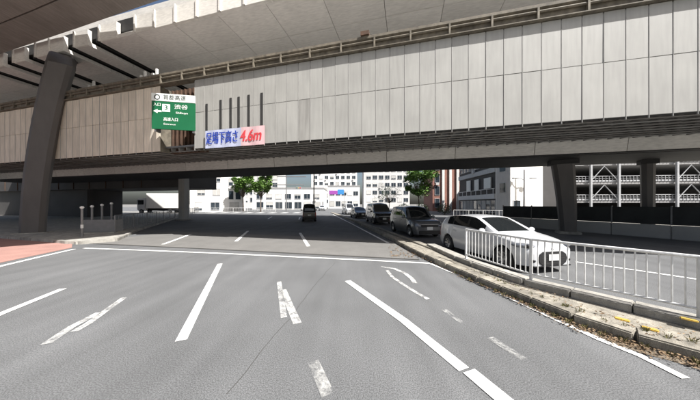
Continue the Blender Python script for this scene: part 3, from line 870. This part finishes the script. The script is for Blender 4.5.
def make_car(name, label, loc, heading, L, Wd, top, belt, plan, wx, wr, paint, windows, ws, rg, doors, group=None, front='hatch', sill=.19, lampz=None, pillar=.28):
    """lofted body: s runs 0 (nose) to 1 (tail); local +x is the nose"""
    t = thing(name, label, 'car', (loc[0], loc[1], 0.0), heading, group)
    NS = 84
    ss = sorted(set([0, .004, .012, .024, .04] + [i / NS for i in range(3, NS - 2)] + [.965, .98, .99, .996, 1]))
    rowsN = 15
    grid = []
    info = []
    for s in ss:
        x = L / 2 - s * L
        zt_, zb_ = interp(top, s), interp(belt, s)
        w = interp(plan, s) * Wd / 2
        zb_ = min(zb_, zt_ - .05)
        bot = sill
        if s < .10: bot = sill + .03 * (1 - s / .1)
        if s > .92: bot = sill + .10 * (s - .92) / .08
        for cx in wx:
            d = abs(x - cx)
            ra = wr + .055
            if d < ra:
                bot = max(bot, wr + math.sqrt(ra * ra - d * d))
        zr = zb_ + (zt_ - zb_) * .90
        wb = w * .955
        wrr = max(.08, wb - .05 - pillar * (zr - zb_))
        row = []
        for j, (fw, z) in enumerate(((.93, bot), (.975, .36), (1.0, .52), (.992, .66))):
            row.append((w * fw, max(z, bot + .012 * j)))
        row[3] = (w * .992, min(row[3][1], zb_ - .02) if row[3][1] > zb_ - .02 and bot < zb_ - .06 else row[3][1])
        if row[2][1] > row[3][1]: row[2] = (row[2][0], row[3][1] - .01)
        if row[1][1] > row[2][1]: row[1] = (row[1][0], row[2][1] - .01)
        row.append((wb, zb_))
        for j in range(1, 6):
            q = j / 5
            row.append((wb + (wrr - wb) * (q + .10 * math.sin(q * math.pi) * -1), zb_ + (zr - zb_) * q))
        for j in range(1, 6):
            q = j / 5
            row.append((wrr * (1 - q), zr + (zt_ - zr) * (1 - (1 - q) ** 2)))
        grid.append((x, row))
        info.append((s, zr - zb_))
    parts = {}
    def put(key, quad):
        mb = parts.setdefault(key, MB())
        mb.add(quad, [tuple(range(len(quad)))])
    nr = len(grid[0][1])
    for i in range(len(ss) - 1):
        sm = (ss[i] + ss[i + 1]) / 2
        cab = min(info[i][1], info[i + 1][1])
        for j in range(nr - 1):
            for sd_ in (1, -1):
                key = 'body_shell'
                if j >= 9 and ws[0] < sm < ws[1]:
                    key = 'windshield' if j > 9 else 'body_shell'
                elif j >= 10 and rg[0] < sm < rg[1]:
                    key = 'rear_window'
                elif 4 < j < 9 and cab > .10:
                    for q, (a, b) in enumerate(windows):
                        if a < sm < b:
                            key = ('side_window', q, sd_)
                    if key == 'body_shell' and windows[0][0] < sm < windows[-1][1]:
                        key = ('window_pillar', sum(1 for w_ in windows if w_[1] < sm), sd_)
                elif j < 4:
                    for q, (a, b) in enumerate(doors):
                        if a < sm < b:
                            key = ('door', q, sd_)
                if j == 3 and lampz and sm < lampz[0]:
                    key = ('headlight', 0, sd_)
                if j in (2, 3) and sm > lampz[1]:
                    key = ('tail_light', 0, sd_)
                (xa, ra), (xb, rb) = grid[i], grid[i + 1]
                qd = [(xa, sd_ * ra[j][0], ra[j][1]), (xa, sd_ * ra[j + 1][0], ra[j + 1][1]), (xb, sd_ * rb[j + 1][0], rb[j + 1][1]), (xb, sd_ * rb[j][0], rb[j][1])]
                put(key, qd if sd_ < 0 else qd[::-1])
    for gi, nm in ((0, 'body_shell'), (-1, 'body_shell')):
        x, row = grid[gi]
        for j in range(nr - 1):
            put(nm, [(x, row[j][0], row[j][1]), (x, row[j + 1][0], row[j + 1][1]), (x, -row[j + 1][0], row[j + 1][1]), (x, -row[j][0], row[j][1])])
    body = None
    mats = {'body_shell': paint, 'windshield': M['glass'], 'rear_window': M['glass'], 'side_window': M['glass'], 'headlight': M['lamp'], 'tail_light': M['taillamp'], 'door': paint, 'window_pillar': M['plastic']}
    for key, mb in parts.items():
        nm = key if isinstance(key, str) else key[0]
        o = mb.build(nm, mats[nm], t, smooth=True)
        if nm == 'door':
            vs = o.data.vertices
            c = sum((v.co for v in vs), Vector()) / len(vs)
            for v in vs:
                v.co.x = c.x + (v.co.x - c.x) * .986
            a, b = doors[key[1]]
            xh = L / 2 - (b - .035) * L
            MB().bb(-.09, .09, -.02, .02, -.017, .017).build('handle', paint, o, loc=(xh, key[2] * (interp(plan, b - .03) * Wd / 2 * .985 + .004), interp(belt, b) - .13), bevel=.008)
    # dark inside, underbody and wheel wells
    zc = interp(belt, .5)
    MB().bb(-L * .46, L * .455, -Wd * .36, Wd * .36, sill + .02, .62).build('underbody', M['plastic'], t)
    MB().bb(-L * .40, L * .16, -Wd * .41, Wd * .41, .3, zc - .08).build('interior', M['plastic'], t)
    for cx in wx:
        for sd_ in (1, -1):
            make_wheel(t, cx, sd_ * (Wd / 2 - .115), wr, sd_)
    for sd_ in (1, -1):                            # door mirrors
        s = ws[0] + .07
        x = L / 2 - s * L
        y = interp(plan, s) * Wd / 2
        mb = MB().ball((x, sd_ * (y + .10), interp(belt, s) + .09), (.075, .115, .08))
        o = mb.build('mirror', paint, t, smooth=True)
        MB().box((x, sd_ * (y + .0), interp(belt, s) + .045), (.05, .12, .04)).build('mirror_arm', M['plastic'], o)
    xf = L / 2
    if front == 'hatch':
        poly = [(-.43, .29), (-.33, .225), (.33, .225), (.43, .29), (.47, .41), (.43, .53), (.32, .60), (-.32, .60), (-.43, .53), (-.47, .41)]
        g = MB().add([(xf - .02, y, z) for y, z in poly] + [(xf + .022, y * .97, .4 + (z - .4) * .94) for y, z in poly],
                     [tuple(range(10, 20))] + [(i, (i + 1) % 10, 10 + (i + 1) % 10, 10 + i) for i in range(10)]).build('grille', M['plastic'], t)
        for k in range(4):
            MB().bb(xf + .02, xf + .028, -.38, .38, -.004, .004).build('grille_slat', M['dark'], g, loc=(0, 0, .29 + k * .065))
        MB().bb(xf + .031, xf + .043, -.165, .165, .36, .525).build('number_plate', M['plate'], t, bevel=.004)
        MB().ball((xf - .008, 0, .65), (.02, .05, .03)).build('emblem', M['alloy'], t, smooth=True)
        for sd_ in (1, -1):
            hl = MB().ball((0, 0, 0), (.27, .12, .07), 14, 8).build('headlight', M['lamp'], t, smooth=True, loc=(xf - .23, sd_ * .69, .735), rz=-sd_ * .62)
            MB().ball((0, 0, 0), (.07, .045, .055)).build('lamp_reflector', M['plastic'], hl, smooth=True, loc=(.12, sd_ * .085, .0))
            MB().ball((0, 0, 0), (.10, .05, .06)).build('fog_lamp', M['plastic'], t, smooth=True, loc=(xf - .07, sd_ * .60, .36), rz=-sd_ * .6)
        MB().bb(xf - .05, xf + .012, -.6, .6, .20, .225).build('lower_lip', M['plastic'], t)
    elif front == 'suv':
        MB().bb(xf - .03, xf + .02, -.50, .50, .60, .74).build('grille', M['plastic'], t, bevel=.02)
        MB().bb(xf - .03, xf + .025, -.62, .62, .24, .42).build('lower_grille', M['plastic'], t, bevel=.02)
        MB().bb(xf + .02, xf + .03, -.165, .165, .46, .62).build('number_plate', M['plate'], t, bevel=.004)
        MB().bb(xf + .012, xf + .03, -.48, .48, .745, .765).build('grille_trim', M['alloy'], t)
        for sd_ in (1, -1):
            MB().ball((xf - .02, sd_ * .60, .67), (.05, .13, .08)).build('headlight', M['lamp'], t, smooth=True)
    xr = -L / 2
    MB().bb(xr - .012, xr + .02, -.165, .165, .62, .78).build('number_plate', M['plate'], t, bevel=.004)
    MB().bb(xr - .03, xr + .05, -.6, .6, .34, .46).build('rear_bumper', M['plastic'], t, bevel=.02)
    return t

HT = [(0, .64), (.012, .70), (.03, .75), (.08, .82), (.16, .90), (.235, .955), (.26, .98), (.46, 1.39), (.52, 1.445), (.60, 1.465), (.70, 1.455), (.80, 1.41), (.885, 1.33), (.955, 1.07), (.985, .93), (1, .80)]
HBL = [(0, .60), (.05, .74), (.15, .83), (.28, .905), (.5, .93), (.8, .985), (.93, 1.02), (1, .78)]
HP = [(0, .66), (.004, .72), (.014, .79), (.035, .87), (.08, .945), (.16, .985), (.3, 1), (.7, 1), (.88, .97), (.95, .92), (.985, .85), (1, .76)]
make_car('parked_car', 'white compact hatchback with its nose in the sun behind the median fence', (4.98, 7.95), math.atan2(-.98, .19), 4.05, 1.70, HT, HBL, HP, (1.27, -1.28), .30, M['carwhite'],
         [(.355, .535), (.555, .735), (.75, .83)], (.268, .462), (.89, .955), [(.335, .545), (.55, .745)], lampz=(0, .955))
ST = [(0, .70), (.01, .80), (.03, .88), (.08, .95), (.20, 1.02), (.245, 1.05), (.36, 1.56), (.42, 1.69), (.52, 1.735), (.75, 1.74), (.90, 1.70), (.945, 1.62), (.98, 1.15), (1, .95)]
SB = [(0, .66), (.04, .84), (.2, .97), (.3, 1.0), (.9, 1.04), (1, .9)]
SP = [(0, .78), (.006, .84), (.02, .90), (.06, .96), (.16, 1), (.85, 1), (.95, .97), (.985, .93), (1, .86)]
make_car('parked_car', 'dark grey tall wagon queued behind the white hatchback in the shade', (3.93, 14.1), math.atan2(-.98, .165), 4.15, 1.70, ST, SB, SP, (1.32, -1.3), .32, M['cargrey'],
         [(.30, .50), (.52, .72), (.74, .90)], (.25, .40), (.945, .98), [(.30, .51), (.515, .73)], front='suv', lampz=(.05, .96), pillar=.20)
VT = [(0, .80), (.01, .92), (.03, 1.0), (.08, 1.08), (.15, 1.16), (.27, 1.72), (.33, 1.90), (.42, 1.96), (.8, 1.97), (.93, 1.94), (.965, 1.85), (.985, 1.2), (1, 1.0)]
VB = [(0, .74), (.04, .95), (.15, 1.06), (.3, 1.1), (.95, 1.12), (1, .98)]
make_car('parked_car', 'black minivan third in the queue under the bridge', (2.75, 22.2), math.atan2(-.98, .13), 4.6, 1.72, VT, VB, SP, (1.45, -1.45), .33, M['carblack'],
         [(.22, .42), (.44, .66), (.68, .93)], (.155, .305), (.965, .985), [(.21, .43), (.435, .66)], front='suv', lampz=(.05, .96), pillar=.15)
make_car('parked_car', 'low dark car just behind the black minivan in the queue', (1.2, 30.5), math.atan2(-.98, .2), 4.3, 1.72, HT, HBL, HP, (1.3, -1.35), .31, M['carblack'],
         [(.355, .535), (.555, .735), (.75, .83)], (.268, .462), (.89, .955), [(.335, .545), (.55, .745)], front='suv', lampz=(.062, .955))
make_car('parked_car', 'white minivan near the end of the queue in sunlight', (-.3, 41.0), math.atan2(-.98, .22), 4.6, 1.72, VT, VB, SP, (1.45, -1.45), .33, M['carwhite'],
         [(.22, .42), (.44, .66), (.68, .93)], (.155, .305), (.965, .985), [(.21, .43), (.435, .66)], front='suv', lampz=(.05, .96), pillar=.15)
make_car('parked_car', 'small white car far off at the junction just right of the dark lamp pole', (-8.0, 64.0), math.atan2(-.98, .2), 4.3, 1.72, HT, HBL, HP, (1.3, -1.35), .31, M['carwhite'],
         [(.355, .535), (.555, .735), (.75, .83)], (.268, .462), (.89, .955), [(.335, .545), (.55, .745)], front='suv', lampz=(.062, .955))
KT = [(0, .78), (.01, .90), (.03, .96), (.06, 1.02), (.10, 1.08), (.22, 1.70), (.28, 1.84), (.4, 1.88), (.8, 1.89), (.94, 1.87), (.972, 1.78), (.99, 1.15), (1, 1.0)]
kv = make_car('moving_car', 'black kei van driving away alone in the lane under the bridge', (-4.55, 25.0), math.atan2(.97, -.2), 3.4, 1.48, KT, VB, SP, (1.15, -1.15), .28, M['carblack'],
         [(.18, .42), (.44, .68), (.70, .93)], (.105, .255), (.972, .992), [(.17, .43), (.435, .68)], front='suv', lampz=(.05, .955), pillar=.12)

# box truck far left, side-on
tk = thing('box_truck', 'white box truck parked side-on beyond the dark fence at left', 'truck', (-37.6, 44.8, 0), math.radians(184))
MB().bb(-4.2, 2.0, -1.1, 1.1, 1.0, 3.95).build('cargo_box', M['wallwhite'], tk, bevel=.06)
MB().loft_u([(-1.0, .6), (1.0, .6), (1.02, 1.7), (.9, 2.9), (-.9, 2.9), (-1.02, 1.7)], 2.12, 3.75).build('cab', M['carwhite'], tk, bevel=.12, smooth=True)
MB().bb(3.752, 3.78, -.85, .85, 1.7, 2.65).build('windshield', M['glass'], tk)
for sd_ in (1, -1):
    MB().bb(2.5, 3.5, sd_ * 1.01 - .03, sd_ * 1.01 + .03, 1.75, 2.6).build('side_window', M['glass'], tk)
    for x in (-2.3, 2.9):
        make_wheel(tk, x, sd_ * .95, .42, sd_)
MB().bb(-3.3, 3.6, -.5, .5, .55, .98).build('chassis', M['plastic'], tk)

# ------------------------------------------------------------------ buildings
def building(name, label, loc, rz, w, d, h, wall, wins, roof=True, extra=None, parapet=.4):
    """front face on local -y; wins = list of (x0, x1, z0, z1) on the front, measured from the left front corner"""
    t = thing(name, label, 'building', loc, rz)
    wo = MB().bb(0, w, 0, d, -.02, h).build('wall', wall, t)
    if roof:
        MB().bb(-.15, w + .15, -.15, d + .15, h + .002, h + parapet).build('roof_edge', M['wallgrey'], t)
    for (x0, x1, z0, z1) in wins:
        f_ = MB()
        f_.bb(x0 - .07, x0, -.09, .05, z0 - .07, z1 + .07).bb(x1, x1 + .07, -.09, .05, z0 - .07, z1 + .07)
        f_.bb(x0, x1, -.09, .05, z1, z1 + .07).bb(x0, x1, -.14, .05, z0 - .07, z0)
        o = f_.build('window', M['frame'], t)
        MB().bb(x0, x1, -.03, .04, z0, z1).build('pane', M['window'], o)
        if random.random() < .55:
            MB().bb(x0 + .03, x1 - .03, -.045, -.032, z1 - (z1 - z0) * random.choice((.3, .5, .75, .97)), z1).build('blind', M['blind'], o)
        if random.random() < .16 and z0 > 2:
            MB().bb(x0 + .1, x0 + .9, -.5, -.15, z0 - .75, z0 - .15).build('air_conditioner', M['wallpale'], t, bevel=.03)
        if x1 - x0 > 1.3:
            MB().bb((x0 + x1) / 2 - .03, (x0 + x1) / 2 + .03, -.06, -.028, z0, z1).build('mullion', M['frame'], o)
    return t
# white three-storey building left
bw_ = [(1.5, 3.0, 4.0, 5.5), (4.6, 6.2, 4.0, 5.5), (8.0, 8.9, 6.3, 8.0), (9.5, 10.5, 6.3, 8.0), (8.0, 9.0, 3.0, 5.0), (9.5, 10.6, 3.0, 5.0), (1.5, 3.0, 7.2, 8.6), (4.6, 6.2, 7.2, 8.6), (1.0, 2.4, .4, 2.2), (4.2, 6.0, .5, 2.2), (8.2, 10.2, .3, 2.3)]
building('white_building', 'white rendered three storey building seen left through the bridge opening', (-37.0, 52.0, 0), math.radians(20), 11.0, 9, 11.5, M['wallwhite'], bw_)
building('pale_building', 'pale low building behind the left street trees', (-33.0, 76.0, 0), 0, 24, 10, 7.0, M['wallwhite'], [(1.5 + k * 3.2, 3.5 + k * 3.2, 3.6, 5.2) for k in range(7)] + [(1.5 + k * 3.2, 3.8 + k * 3.2, .4, 2.5) for k in range(7)])
building('far_office', 'far white office block straight ahead beyond the junction', (-22.0, 128.0, 0), 0, 26, 12, 30, M['wallwhite'], [(1.5 + c * 3.1, 3.4 + c * 3.1, 2.5 + r * 3.4, 4.3 + r * 3.4) for c in range(8) for r in range(7)])
building('far_office', 'far pale office block with rows of windows above the car queue', (6.0, 98.0, 0), 0, 20, 12, 26, M['wallpale'], [(1.2 + c * 2.7, 3.1 + c * 2.7, 2.8 + r * 3.3, 4.4 + r * 3.3) for c in range(7) for r in range(6)])
building('far_office', 'distant white block left of the street trees', (-62.0, 100.0, 0), 0, 30, 12, 22, M['wallpale'], [(1.2 + c * 3.3, 3.3 + c * 3.3, 2.8 + r * 3.3, 4.6 + r * 3.3) for c in range(9) for r in range(5)])
building('shop_building', 'low white shop with purple banner right of the dark lamp pole', (-9.0, 92.0, 0), 0, 13, 8, 9, M['wallwhite'], [(.8 + k * 2.4, 2.7 + k * 2.4, 1.0, 3.0) for k in range(5)] + [(.8 + k * 2.4, 2.7 + k * 2.4, 5.4, 7.0) for k in range(5)])
# reddish building with pale columns
rb = building('brick_building', 'reddish brick building with pale columns right of the green tree', (21.3, 58.0, 0), math.radians(-4), 9.2, 9, 16, M['brick'], [(.6, 1.7, 1 + r * 3.2, 3.2 + r * 3.2) for r in range(4)] + [(6.9, 8.0, 1 + r * 3.2, 3.2 + r * 3.2) for r in range(4)])
for x in (2.3, 4.1, 5.9):
    MB().bb(x, x + .6, -.35, -.002, -.01, 14).build('column', M['wallwhite'], rb)
# dark building with three flat white boards
db = building('dark_building', 'dark building with pale floor bands and three white boards left of the white wall', (24.4, 50.0, 0), math.radians(-93.7), 14.0, 9, 17, M['walldark'], [(.4 + k * 1.5, 1.6 + k * 1.5, .5, 2.4) for k in range(9)] + [(.4 + k * 1.5, 1.6 + k * 1.5, 8.4, 10.0) for k in range(9)])
for (x0, x1, z0, z1) in ((3.9, 5.5, 4.3, 6.5), (7.2, 8.7, 4.4, 6.4), (10.6, 12.7, 4.5, 6.3)):
    MB().bb(x0, x1, -.28, -.10, z0, z1).build('pale_board', M['signwhite'], db)
MB().bb(0, 14, -.4, -.002, 2.7, 3.5).build('floor_band', M['wallwhite'], db)
MB().bb(0, 14, -.3, -.002, 7.0, 7.8).build('floor_band', M['wallpale'], db)
MB().bb(0, 14, -.3, -.002, 10.4, 11.2).build('floor_band', M['wallpale'], db)
for k in range(8):
    MB().bb(-.06, .06, -.36, -.32, 3.5, 4.4).build('railing_post', M['railwhite'], db, loc=(.3 + k * 1.9, 0, 0))
MB().bb(0, 14, -.38, -.34, 4.3, 4.4).build('railing', M['railwhite'], db)
# white tower wall
wt = building('white_block', 'bright white windowless end wall of a block right of centre', (22.1, 31.0, 0), math.radians(13), 5.7, 2.4, 18, M['wallwhite'], [(.5, 1.6, .3, 2.3)])
MB().bb(-.03, -.002, .2, 2.2, .0, 17.8).build('side_wall', M['wallpale'], wt)  # greyer sheet puts the shade of this side into its colour
sidew = [(.6, 1.7, 3.4 + r * 3.0, 4.9 + r * 3.0) for r in range(4)]
for (y0, y1, z0, z1) in sidew:
    o = MB().bb(-.09, -.032, y0, y1, z0, z1).build('window', M['frame'], wt)
    MB().bb(-.10, -.092, y0 + .08, y1 - .08, z0 + .08, z1 - .08).build('pane', M['window'], o)
# car park
pk = thing('car_park', 'open multi storey car park with white railings and diagonal braces', 'car park', (35.0, 37.5, 0), math.radians(-6))
PWd, PD, ST_ = 46.0, 16.0, 3.05
MB().bb(0, PWd, PD, PD + .3, 0, 18).build('back_wall', M['walldark'], pk)
MB().bb(-.3, 0, 0, PD, 0, 18).build('side_wall', M['wallgrey'], pk)
pst = MB().bb(-.13, .13, -.13, .13, 0, 18).mesh('column', M['parkrail'])
for k in range(12):
    inst('column', pst, pk, (.3 + k * 4.1, -.3, 0))
prl = MB().bb(-.02, .02, -.02, .02, 0, .95).mesh('railing_post', M['parkrail'])
for lv in range(1, 6):
    z = lv * ST_ - .65
    MB().bb(0, PWd, 0, PD - .02, z - .35, z).build('floor_slab', M['wallgrey'], pk)
    ro = MB().bb(0, PWd, -.08, -.02, z + .9, z + 1.0).bb(0, PWd, -.08, -.02, z + .55, z + .61).bb(0, PWd, -.08, -.02, z + .05, z + .32).build('railing', M['parkrail'], pk)
    for k in range(92):
        if k < 40:
            inst('railing_post', prl, ro, (.25 + k * .5, -.12, z))
for lv in range(1, 5):
    z = lv * ST_ - .65
    for k in (1, 4, 7):
        x = .3 + k * 4.1
        MB().tube([(x, -.2, z + .1), (x + 2.05, -.2, z + ST_ - .5), (x + 4.1, -.2, z + .1)], .07, 6).build('diagonal_brace', M['parkrail'], pk)
# dark building on columns under the viaduct at the left
eb = thing('elevated_building', 'dark clad building raised on columns under the viaduct at the left', 'building', (-64.0, 36.5, 0), AZ)
MB().bb(0, 46.3, 0, 5, 3.75, 7.4).build('upper_floor', M['walldark'], eb)
MB().bb(0, 29.8, .6, 4.5, 0, 3.74).build('ground_floor', M['walldark'], eb)
for k in range(14):
    MB().bb(-.04, .04, -.06, -.002, 3.8, 7.3).build('cladding_rib', M['rust'], eb, loc=(1.5 + k * 3.0, 0, 0))
for x in (30.2,):
    MB().bb(-.3, .3, .3, .9, 0, 3.745).build('column', M['walldark'], eb, loc=(x, 0, 0))

# ------------------------------------------------------------------ trees and shrubs
def tree(name, label, loc, hh, crown_c, crown_r, n, leaf, trunk_r=.16, ls=.42, group=None):
    t = thing(name, label, 'tree', (loc[0], loc[1], 0), 0, group)
    tb = MB()
    top = Vector((random.uniform(-.2, .2), random.uniform(-.2, .2), hh))
    tb.tube([(0, 0, -.05), (top.x * .4, top.y * .4, hh * .5), top], [trunk_r, trunk_r * .8, trunk_r * .6], 8)
    clumps = []
    for k in range(26):
        while True:
            q = Vector((random.uniform(-1, 1), random.uniform(-1, 1), random.uniform(-1, 1)))
            if .25 < q.length < 1.12:
                break
        c = Vector((0, 0, crown_c)) + Vector((q.x * crown_r[0], q.y * crown_r[0], q.z * crown_r[1]))
        clumps.append((c, random.uniform(.2, .5) * crown_r[0]))
        m1 = top.lerp(c, .55) + Vector((0, 0, -.15))
        tb.tube([top * .92, m1, c], [trunk_r * .45, trunk_r * .25, trunk_r * .08], 5, cap=False)
    tb.build('trunk', M['bark'], t, smooth=True)
    cb_ = MB()
    for k in range(n):
        c, r = random.choice(clumps)
        q = Vector((random.gauss(0, 1), random.gauss(0, 1), random.gauss(0, .8))).normalized() * r * random.random() ** .45
        p = c + q
        R = Matrix.Rotation(random.uniform(0, 6.3), 3, 'Z') @ Matrix.Rotation(random.uniform(-1.1, 1.1), 3, 'X')
        s = ls * random.uniform(.6, 1.3)
        cb_.add([p + R @ Vector(w) * s for w in ((-.5, 0, 0), (0, -.3, .06), (.55, 0, 0), (0, .3, .06))], [(0, 1, 2, 3)])
    cb_.build('crown', leaf, t)
    return t
TG = 'street trees beyond the bridge'
tree('street_tree', 'left one of the street trees beside the white three storey building', (-25.4, 53.6), 3.6, 6.9, (2.3, 2.4), 6500, M['leaf'], group=TG)
tree('street_tree', 'right one of the pair of street trees left of the road ahead', (-21.2, 53.4), 3.6, 7.1, (2.6, 2.4), 6500, M['leaf'], group=TG)
tree('street_tree', 'bright green tree above the dark grey wagon', (14.0, 45.5), 3.6, 6.6, (2.8, 2.8), 7000, M['leaf'], group=TG)
tree('small_tree', 'small dark leafed tree left of the bright green tree', (8.6, 50.0), 2.2, 4.2, (2.6, 1.6), 1500, M['leafdark'], .1, .2)
for i, (x, y, lab) in enumerate(((9.5, 40, 'dark roadside shrub behind the black minivan'), (12.5, 39, 'dark roadside shrub behind the dark grey wagon'), (16.0, 38, 'dark roadside shrub left of the white boards'))):
    t = thing('shrub', lab, 'shrub', (x, y, 0), 0, 'dark shrubs behind the queue')
    sm_ = MB()
    for k in range(900):
        q = Vector((random.gauss(0, 1), random.gauss(0, 1), random.gauss(0, 1))).normalized() * random.random() ** .4
        p = Vector((q.x * 1.4, q.y * .9, 1.0 + q.z * .95))
        R = Matrix.Rotation(random.uniform(0, 6.3), 3, 'Z') @ Matrix.Rotation(random.uniform(-1.2, 1.2), 3, 'X')
        s = .2 * random.uniform(.6, 1.3)
        sm_.add([p + R @ Vector(w) * s for w in ((-.5, 0, 0), (0, -.3, .06), (.55, 0, 0), (0, .3, .06))], [(0, 1, 2, 3)])
    sm_.build('foliage', M['leafdark'], t)
    st_ = MB()
    for k in range(5):
        a = k * 1.3
        st_.tube([(0, 0, -.03), (math.cos(a) * .5, math.sin(a) * .4, 1.2)], [.03, .012], 5)
    st_.build('stem', M['bark'], t)

# ------------------------------------------------------------------ street furniture beyond the bridge
lp = thing('lamp_pole', 'tall dark pole standing right of the van driving away', 'lamp pole', (-6.4, 40.0, 0))
MB().tube([(0, 0, 0), (0, 0, 5), (0, 0, 9.5)], [.13, .11, .08], 10).build('pole', M['dark'], lp, smooth=True)
MB().tube([(0, 0, 9.4), (-.9, 0, 9.8), (-1.9, 0, 9.85)], .05, 8).build('arm', M['dark'], lp, smooth=True)
MB().bb(-2.6, -1.85, -.14, .14, 9.78, 9.92).build('lamp_head', M['lampgrey'], lp, bevel=.03)
gt = thing('signal_gantry', 'grey traffic signal post with two long horizontal arms left of the road ahead', 'signal', (-15.7, 55.5, 0))
MB().tube([(0, 0, 0), (0, 0, 9.2)], [.13, .10], 10).build('post', M['postgrey'], gt, smooth=True)
MB().tube([(-3.4, 0, 6.6), (4.4, 0, 6.6)], .11, 8).build('arm', M['postgrey'], gt, smooth=True)
MB().tube([(-2.3, 0, 8.6), (4.9, 0, 8.6)], .13, 8).build('arm', M['postgrey'], gt, smooth=True)
h_ = MB().bb(2.4, 3.7, -.2, .1, 5.5, 6.1).build('signal_head', M['lampgrey'], gt, bevel=.05)
for k in range(3):
    MB().lathe([(.001, -.215), (.14, -.21), (.15, -.19)], 14, 'y', (2.65 + k * .4, 0, 5.8)).build('signal_lens', (M['green'], M['tactile'], M['red'])[k], h_)
wl_ = thing('street_lamp', 'double armed grey street lamp in front of the bright white wall', 'street lamp', (23.7, 30.6, 0))
MB().tube([(0, 0, 0), (0, 0, 6.5)], [.16, .09], 10).build('pole', M['lampgrey'], wl_, smooth=True)
for sd_ in (-1, 1):
    a_ = MB().tube([(0, 0, 5.1), (sd_ * .7, 0, 5.45), (sd_ * 1.3, 0, 5.4)], .06, 8).build('arm', M['lampgrey'], wl_, smooth=True)
    MB().bb(sd_ * 1.2 - .4, sd_ * 1.2 + .4, -.2, .2, 5.28, 5.45).build('lamp_head', M['lampgrey'], a_, bevel=.05)
fl = thing('banner_flag', 'purple and blue shop banner board right of the dark pole', 'banner', (-4.4, 74.0, 0))
MB().tube([(-2.5, 0, 0), (-2.5, 0, 6.4)], .06, 8).build('post', M['postgrey'], fl, smooth=True)
MB().tube([(2.5, 0, 0), (2.5, 0, 6.4)], .06, 8).build('post', M['postgrey'], fl, smooth=True)
MB().bb(-2.4, .3, -.05, .05, 5.0, 6.3).build('purple_board', M['purple'], fl)
MB().bb(.32, 2.4, -.05, .05, 5.0, 6.6).build('blue_board', M['bluesign'], fl)
pipe_fence('guard_fence', 'white guard fence along the far pavement below the street trees', [(-36, 51.0), (-27, 52.0), (-18, 54.5)], 0, .95, .6, M['railwhite'], 3.0)
pipe_fence('guard_fence', 'white pipe fence at the foot of the bright white wall', [(14.5, 31.5), (20, 30.2), (28, 28.4)], 0, 1.0, .4, M['railwhite'], 2.0)
